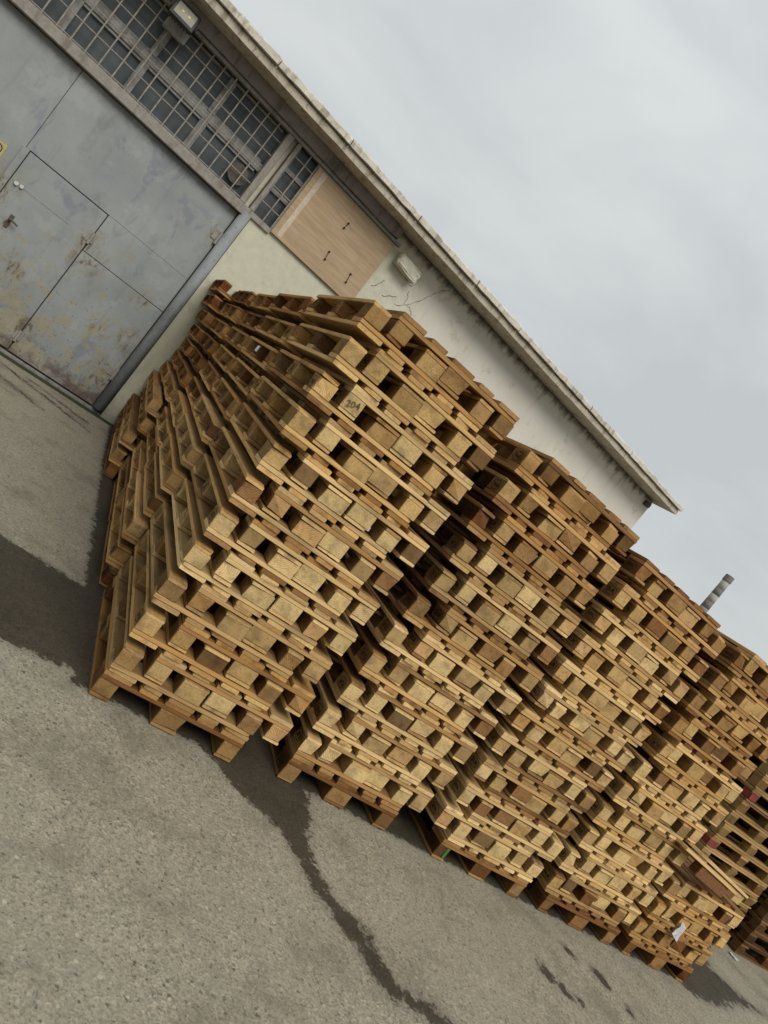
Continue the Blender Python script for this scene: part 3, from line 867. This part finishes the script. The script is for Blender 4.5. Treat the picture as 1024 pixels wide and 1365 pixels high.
part('handle', bm, RUST, wick)
bm = bmesh.new()
bm_cyl(bm, (-1.655, 0.045, 1.59), (-1.655, 0.02, 1.59), 0.022); bm_cyl(bm, (-1.60, 0.045, 1.595), (-1.60, 0.02, 1.595), 0.02); part('lock', bm, mat_flat('pale_metal', (0.5, 0.5, 0.48), 0.5, 0.5), wick)
for z in (1.62, 0.25):
    bm = bmesh.new(); bm_cyl(bm, (-0.803, 0.03, z - 0.07), (-0.803, 0.03, z + 0.07), 0.018); bm_box(bm, -0.845, -0.76, 0.036, 0.0435, z - 0.05, z + 0.05, 0.002)
    part('hinge', bm, STEEL, wick)
bm = bmesh.new(); sheet(bm, -1.797, -1.728, 0.05, 1.948, 0.030, 0.02, 0.003); part('meeting_strip', bm, GATE, gate)
for z in (2.56, 0.52):
    bm = bmesh.new(); bm_cyl(bm, (0.250, 0.025, z - 0.08), (0.250, 0.025, z + 0.08), 0.020); bm_box(bm, 0.17, 0.245, 0.038, 0.0485, z - 0.045, z + 0.045, 0.002)
    part('hinge', bm, STEEL, gate)
bm = bmesh.new(); bm_cyl(bm, (0.332, 0.0, 0.06), (0.332, 0.0, 3.0), 0.066, n=20); part('gate_post', bm, POST, BLD, smooth=True)
bm = bmesh.new(); bm_box(bm, -3.95, 0.403, 0.088, 0.13, -0.1, 3.0); part('gate_backing', bm, RUST, BLD)
bm = bmesh.new(); bm_box(bm, -3.95, 0.40, 0.01, 0.12, -0.05, 0.03, 0.01); part('threshold', bm, BEAM, BLD)
# yellow notice on the left leaf
YEL = mat_flat('yellow_notice', (0.40, 0.36, 0.15), 0.6, 0.3, 0.2)
bm = bmesh.new(); bm_box(bm, -2.055, -1.90, 0.050, 0.053, 1.68, 1.835, 0.001)
nt = part('warning_notice', bm, YEL, gate)
bm = bmesh.new()
for k in range(24):
    a, b = k / 24 * 2 * math.pi, (k + 1) / 24 * 2 * math.pi
    bm.faces.new([bm.verts.new((-1.978 + math.cos(q) * rr, 0.0485, 1.757 + math.sin(q) * rr)) for q, rr in ((a, 0.056), (b, 0.056), (b, 0.046), (a, 0.046))])
bm_box(bm, -1.993, -1.963, 0.047, 0.049, 1.725, 1.79); part('ring_symbol', bm, DARK, nt)

# ---- barred window over the gate
bm = bmesh.new(); bm_box(bm, -3.95, 0.345, -0.05, 0.12, 2.945, 3.058, 0.006); bm_box(bm, 0.345, 0.66, -0.035, 0.10, 2.99, 3.058, 0.005); part('window_sill_rail', bm, STEEL, BLD)
win = empty('window'); win.parent = BLD
bm = bmesh.new(); bm_box(bm, -3.95, 0.20, 0.130, 0.140, 3.058, 4.018); part('pane', bm, GLASS, win)
bm = bmesh.new()
bm_box(bm, -3.95, 0.18, 0.085, 0.128, 3.455, 3.555, 0.006)
xx = 0.14
for i, xm in enumerate((-0.60, -1.37, -2.14, -2.91, -3.68)):
    bm_box(bm, xm - 0.045, xm + 0.045, 0.080, 0.129, 3.060, 3.453, 0.005)
    bm_box(bm, xm - 0.045, xm + 0.045, 0.080, 0.129, 3.557, 4.016, 0.005)
    for z0, z1 in ((3.060, 3.453), (3.557, 4.016)):
        for (a, b_, c, d) in ((xm + 0.046, xm + 0.724, z0, z0 + 0.03), (xm + 0.046, xm + 0.724, z1 - 0.03, z1)):
            bm_box(bm, a, b_, 0.100, 0.129, c, d, 0.003)
part('window_frame', bm, FRAME, win)
bm = bmesh.new()
bm_box(bm, 0.165, 0.245, -0.04, 0.125, 3.060, 4.016, 0.005); bm_box(bm, 0.315, 0.365, -0.04, 0.09, 3.060, 4.016, 0.005)
part('jamb', bm, STEEL, win)
bm = bmesh.new()
k = 0; xb = 0.024
while xb > -3.9:
    bm_box(bm, xb - 0.0075, xb + 0.0075, -0.022, -0.008, 3.055, 4.022, 0.002)
    xb -= 0.1562
for z in (3.085, 3.285, 3.48, 3.68, 3.862):
    bm_box(bm, -3.93, 0.163, -0.0065, 0.004, z - 0.006, z + 0.006, 0.002)
part('bar_grille', bm, BAR, win)
bm = bmesh.new(); bm_cyl(bm, (0.0, 0.079, 3.27), (0.0, 0.045, 3.27), 0.12, n=24); part('vent_disc', bm, VENT, win)
sw = empty('window'); sw.parent = BLD
bm = bmesh.new(); bm_box(bm, 0.366, 0.664, 0.090, 0.100, 3.060, 4.016); part('pane', bm, GLASS, sw)
bm = bmesh.new(); bm_box(bm, 0.366, 0.656, 0.055, 0.088, 3.40, 3.45, 0.004); bm_box(bm, 0.366, 0.656, 0.055, 0.088, 3.70, 3.74, 0.004); bm_box(bm, 0.366, 0.395, 0.050, 0.0885, 3.062, 4.014, 0.004); part('window_frame', bm, FRAME, sw)
bm = bmesh.new()
for xb in (0.52, 0.645): bm_box(bm, xb - 0.0075, xb + 0.0075, -0.022, -0.008, 3.058, 4.02, 0.002)
for z in (3.24, 3.46, 3.68, 3.88): bm_box(bm, 0.366, 0.658, -0.0065, 0.004, z - 0.006, z + 0.006, 0.002)
part('bar_grille', bm, BAR, sw)

# ---- plywood sheet over the next opening
def mat_ply():
    t = NT('weathered_plywood')
    v = t.coord()
    g = t.noise(t.mapping(v, (2.2, 1, 26)), 1.0, 5, 0.6, 0.6); b = t.noise(v, 3, 4, 0.6); f = t.noise(t.mapping(v, (10, 1, 130)), 1.0, 3, 0.6)
    c = t.ramp(g, [(0.3, (0.33, 0.24, 0.15)), (0.6, (0.42, 0.315, 0.205)), (0.8, (0.47, 0.36, 0.245))])
    c = t.mix(t.math('MULTIPLY', t.mask(b, 0.5, 0.7), 0.3), c, (0.30, 0.225, 0.15))
    stn = t.noise(t.mapping(v, (0.8, 1, 4.5), (3, 0, 1)), 2.2, 5, 0.7)
    c = t.mix(t.math('MULTIPLY', t.mask(stn, 0.52, 0.68), 0.45), c, (0.26, 0.19, 0.125))
    c = t.mix(t.math('MULTIPLY', t.mask(f, 0.6, 0.75), 0.35), c, (0.25, 0.16, 0.09))
    t.bump(g, 0.15, 0.004)
    return t.done(c, 0.8, 0.2)
bm = bmesh.new(); bm_box(bm, 0.665, 2.00, -0.045, -0.027, 3.03, 3.995, 0.003)
ply = part('plywood_sheet', bm, mat_ply(), BLD)
bm = bmesh.new(); bm_box(bm, 0.735, 0.800, -0.0480, -0.0455, 3.05, 3.985, 0.001); part('pale_strip', bm, mat_flat('pale_strip', (0.50, 0.42, 0.33), 0.7, 0.2, 0.15), ply)
for (xa, za, xb, zb) in ((1.335, 3.685, 1.345, 3.765), (1.385, 3.24, 1.37, 3.345), (1.78, 3.215, 1.765, 3.33)):
    bm = bmesh.new()
    bm_cyl(bm, (xa, -0.046, za), (xa, -0.062, za), 0.013, n=8); bm_cyl(bm, (xb, -0.046, zb), (xb, -0.062, zb), 0.013, n=8)
    bm_cyl(bm, (xa, -0.052, za), (xb, -0.052, zb), 0.004, n=6)
    part('bolt_clip', bm, DARK, ply)

# ---- floodlight hung from the beam
fl = empty('floodlight'); 
M = Matrix.Translation((ox, oy, 0)) @ Matrix.Rotation(PSI, 4, 'Z') @ Matrix.Translation((-1.34, -0.30, 3.99))
fl.matrix_world = M
tag(fl, 'grey floodlight with square lens fixed above the barred gate window', 'floodlight')
def tilt(bm):
    R = Matrix.Rotation(math.radians(-28), 4, 'X')
    bmesh.ops.transform(bm, matrix=R, verts=bm.verts)
FLM = mat_flat('dark_lamp_housing', (0.022, 0.021, 0.020), 0.55, 0.4)
bm = bmesh.new(); bm_box(bm, -0.14, 0.14, -0.03, 0.03, -0.115, 0.115, 0.012, 2)
for k in range(7): bm_box(bm, -0.11 + k * 0.034, -0.10 + k * 0.034, 0.031, 0.075, -0.09, 0.09)
tilt(bm); part('housing', bm, FLM, fl)
t = NT('lamp_glass'); nz = t.noise(t.coord(), 9, 3, 0.6)
LG = t.done(t.ramp(nz, [(0.3, (0.21, 0.205, 0.17)), (0.7, (0.30, 0.295, 0.255))]), 0.25, 0.5)
bm = bmesh.new(); bm_box(bm, -0.108, 0.108, -0.0335, -0.0305, -0.080, 0.080, 0.002); tilt(bm); ln = part('lens', bm, LG, fl)
bm = bmesh.new()
for xx in (-0.035, 0.04): bm_box(bm, xx - 0.012, xx + 0.012, -0.037, -0.034, -0.012, 0.012)
tilt(bm); part('led_chip', bm, mat_flat('led_yellow', (0.55, 0.47, 0.10), 0.4, 0.4), ln)
bm = bmesh.new()
for xx in (-0.152, 0.152): bm_box(bm, xx - 0.004, xx + 0.004, -0.012, 0.16, -0.016, 0.016)
bm_box(bm, -0.156, 0.156, 0.161, 0.169, -0.016, 0.016); bm_cyl(bm, (0, 0.169, 0.0), (0, 0.21, 0.10), 0.012)
part('bracket', bm, FLM, fl)
bm = bmesh.new(); bm_box(bm, -0.115, 0.145, 0.20, 0.28, -0.17, -0.04, 0.008); part('driver_box', bm, FRAME, fl)

# ---------------------------------------------------------------- chimney far off
CX, CY = -0.8417 + 150 * 0.7448, -3.1354 + 150 * 0.6673
ch = empty('factory_chimney', (CX, CY, 0))
tag(ch, 'tall slim factory chimney with grey and pale bands far behind the pallets', 'chimney')
CHM = mat_concrete('chimney_concrete', (0.20, 0.19, 0.18), (0.25, 0.24, 0.225), (0.15, 0.14, 0.13), 0.4, 0.6)
CHL = mat_concrete('chimney_pale_band', (0.33, 0.32, 0.30), (0.38, 0.37, 0.35), (0.26, 0.245, 0.23), 0.4, 0.6)
CHD = mat_concrete('chimney_dark_band', (0.165, 0.15, 0.148), (0.20, 0.185, 0.18), (0.13, 0.12, 0.118), 0.4, 0.6)
H = 26.4
rad = lambda z: 1.10 - 0.32 * z / H
bm = bmesh.new(); bm_cyl(bm, (0, 0, 0), (0, 0, H - 9.2), rad(0), rad(H - 9.2), 24); part('shaft', bm, CHM, ch, True)
z = H - 9.2
for dz, m in ((1.5, CHM), (1.5, CHD), (1.6, CHL), (1.45, CHD), (1.75, CHL)):
    bm = bmesh.new(); bm_cyl(bm, (0, 0, z + 0.001), (0, 0, z + dz), rad(z), rad(z + dz), 24); part('band', bm, m, ch, True); z += dz
bm = bmesh.new(); bm_cyl(bm, (0, 0, z), (0, 0, z + 0.25), rad(z), rad(z) + 0.12, 24); bm_cyl(bm, (0, 0, z + 0.251), (0, 0, H), rad(z) + 0.11, rad(z) + 0.07, 24); part('crown', bm, CHD, ch)

# ---------------------------------------------------------------- sky, sun, camera
SUN_EL, SUN_AZ = math.radians(44), math.radians(172)   # azimuth measured clockwise from +y
world = bpy.data.worlds.new('World'); scene.world = world
world.use_nodes = True
nt = world.node_tree; nt.nodes.clear()
def wn(t, **kw):
    x = nt.nodes.new(t)
    for k, v in kw.items(): setattr(x, k, v)
    return x
out = wn('ShaderNodeOutputWorld'); bg = wn('ShaderNodeBackground'); bg.inputs['Strength'].default_value = 0.10
sky = wn('ShaderNodeTexSky', sky_type='NISHITA', sun_disc=False)
sky.sun_elevation = SUN_EL; sky.sun_rotation = SUN_AZ; sky.air_density = 1.0; sky.dust_density = 4.0
tc = wn('ShaderNodeTexCoord'); mp = wn('ShaderNodeMapping'); mp.inputs['Scale'].default_value = (1.0, 1.0, 2.2)
nt.links.new(tc.outputs['Generated'], mp.inputs['Vector'])
nz = wn('ShaderNodeTexNoise'); nz.inputs['Scale'].default_value = 2.3; nz.inputs['Detail'].default_value = 6; nz.inputs['Roughness'].default_value = 0.52; nz.inputs['Distortion'].default_value = 0.5
nt.links.new(mp.outputs[0], nz.inputs['Vector'])
cr = wn('ShaderNodeValToRGB')
cr.color_ramp.elements[0].position = 0.36; cr.color_ramp.elements[0].color = (5.55, 5.90, 6.02, 1)
cr.color_ramp.elements[1].position = 0.66; cr.color_ramp.elements[1].color = (6.75, 7.05, 7.08, 1)
nt.links.new(nz.outputs['Fac'], cr.inputs[0])
sp = wn('ShaderNodeSeparateXYZ'); nt.links.new(tc.outputs['Generated'], sp.inputs[0])
mr = wn('ShaderNodeMapRange'); mr.inputs['From Min'].default_value = 0.35; mr.inputs['From Max'].default_value = 1.0; mr.inputs['To Min'].default_value = 1.0; mr.inputs['To Max'].default_value = 1.35
nt.links.new(sp.outputs[2], mr.inputs[0])
vm = wn('ShaderNodeVectorMath', operation='SCALE'); nt.links.new(cr.outputs[0], vm.inputs[0]); nt.links.new(mr.outputs[0], vm.inputs['Scale'])
dt = wn('ShaderNodeVectorMath', operation='DOT_PRODUCT'); nt.links.new(tc.outputs['Generated'], dt.inputs[0]); dt.inputs[1].default_value = (-0.92, -0.35, 0.15)
m2 = wn('ShaderNodeMapRange', interpolation_type='SMOOTHSTEP'); m2.inputs['From Min'].default_value = -0.05; m2.inputs['From Max'].default_value = 0.75; m2.inputs['To Min'].default_value = 1.0; m2.inputs['To Max'].default_value = 0.72  # dims the unseen left part of the sky to keep pallet gaps dark
nt.links.new(dt.outputs['Value'], m2.inputs[0])
vm2 = wn('ShaderNodeVectorMath', operation='SCALE'); nt.links.new(vm.outputs[0], vm2.inputs[0]); nt.links.new(m2.outputs[0], vm2.inputs['Scale'])
mx = wn('ShaderNodeMix', data_type='RGBA'); mx.inputs[0].default_value = 0.97
nt.links.new(sky.outputs[0], mx.inputs[6]); nt.links.new(vm2.outputs[0], mx.inputs[7])
nt.links.new(mx.outputs[2], bg.inputs['Color']); nt.links.new(bg.outputs[0], out.inputs[0])

sl = bpy.data.lights.new('sun', 'SUN'); sl.energy = 2.3; sl.angle = math.radians(32); sl.color = (1.0, 0.96, 0.88)
so = link(bpy.data.objects.new('sun', sl))
d = Vector((math.sin(SUN_AZ) * math.cos(SUN_EL), math.cos(SUN_AZ) * math.cos(SUN_EL), math.sin(SUN_EL)))
so.rotation_euler = d.to_track_quat('Z', 'Y').to_euler()

cam = bpy.data.cameras.new('camera')
cam.sensor_fit = 'HORIZONTAL'; cam.sensor_width = 36.0
cam.lens = 947.62 / 1024 * 36.0
cam.clip_start = 0.05; cam.clip_end = 5000
co = link(bpy.data.objects.new('camera', cam))
right = Vector((0.7236558755, -0.2980923687, 0.6224653560)); down = Vector((0.5494437179, -0.2969636591, -0.7809764312)); fwd = Vector((0.4176526962, 0.9071678626, -0.0511145229))
Rm = Matrix((right, -down, -fwd)).transposed()
co.matrix_world = Matrix.Translation((-0.8416990859, -3.1353818518, 1.6773776940)) @ Rm.to_4x4()
scene.camera = co
scene.view_settings.view_transform = 'Standard'; scene.view_settings.look = 'None'
scene.view_settings.exposure = 0; scene.view_settings.gamma = 1
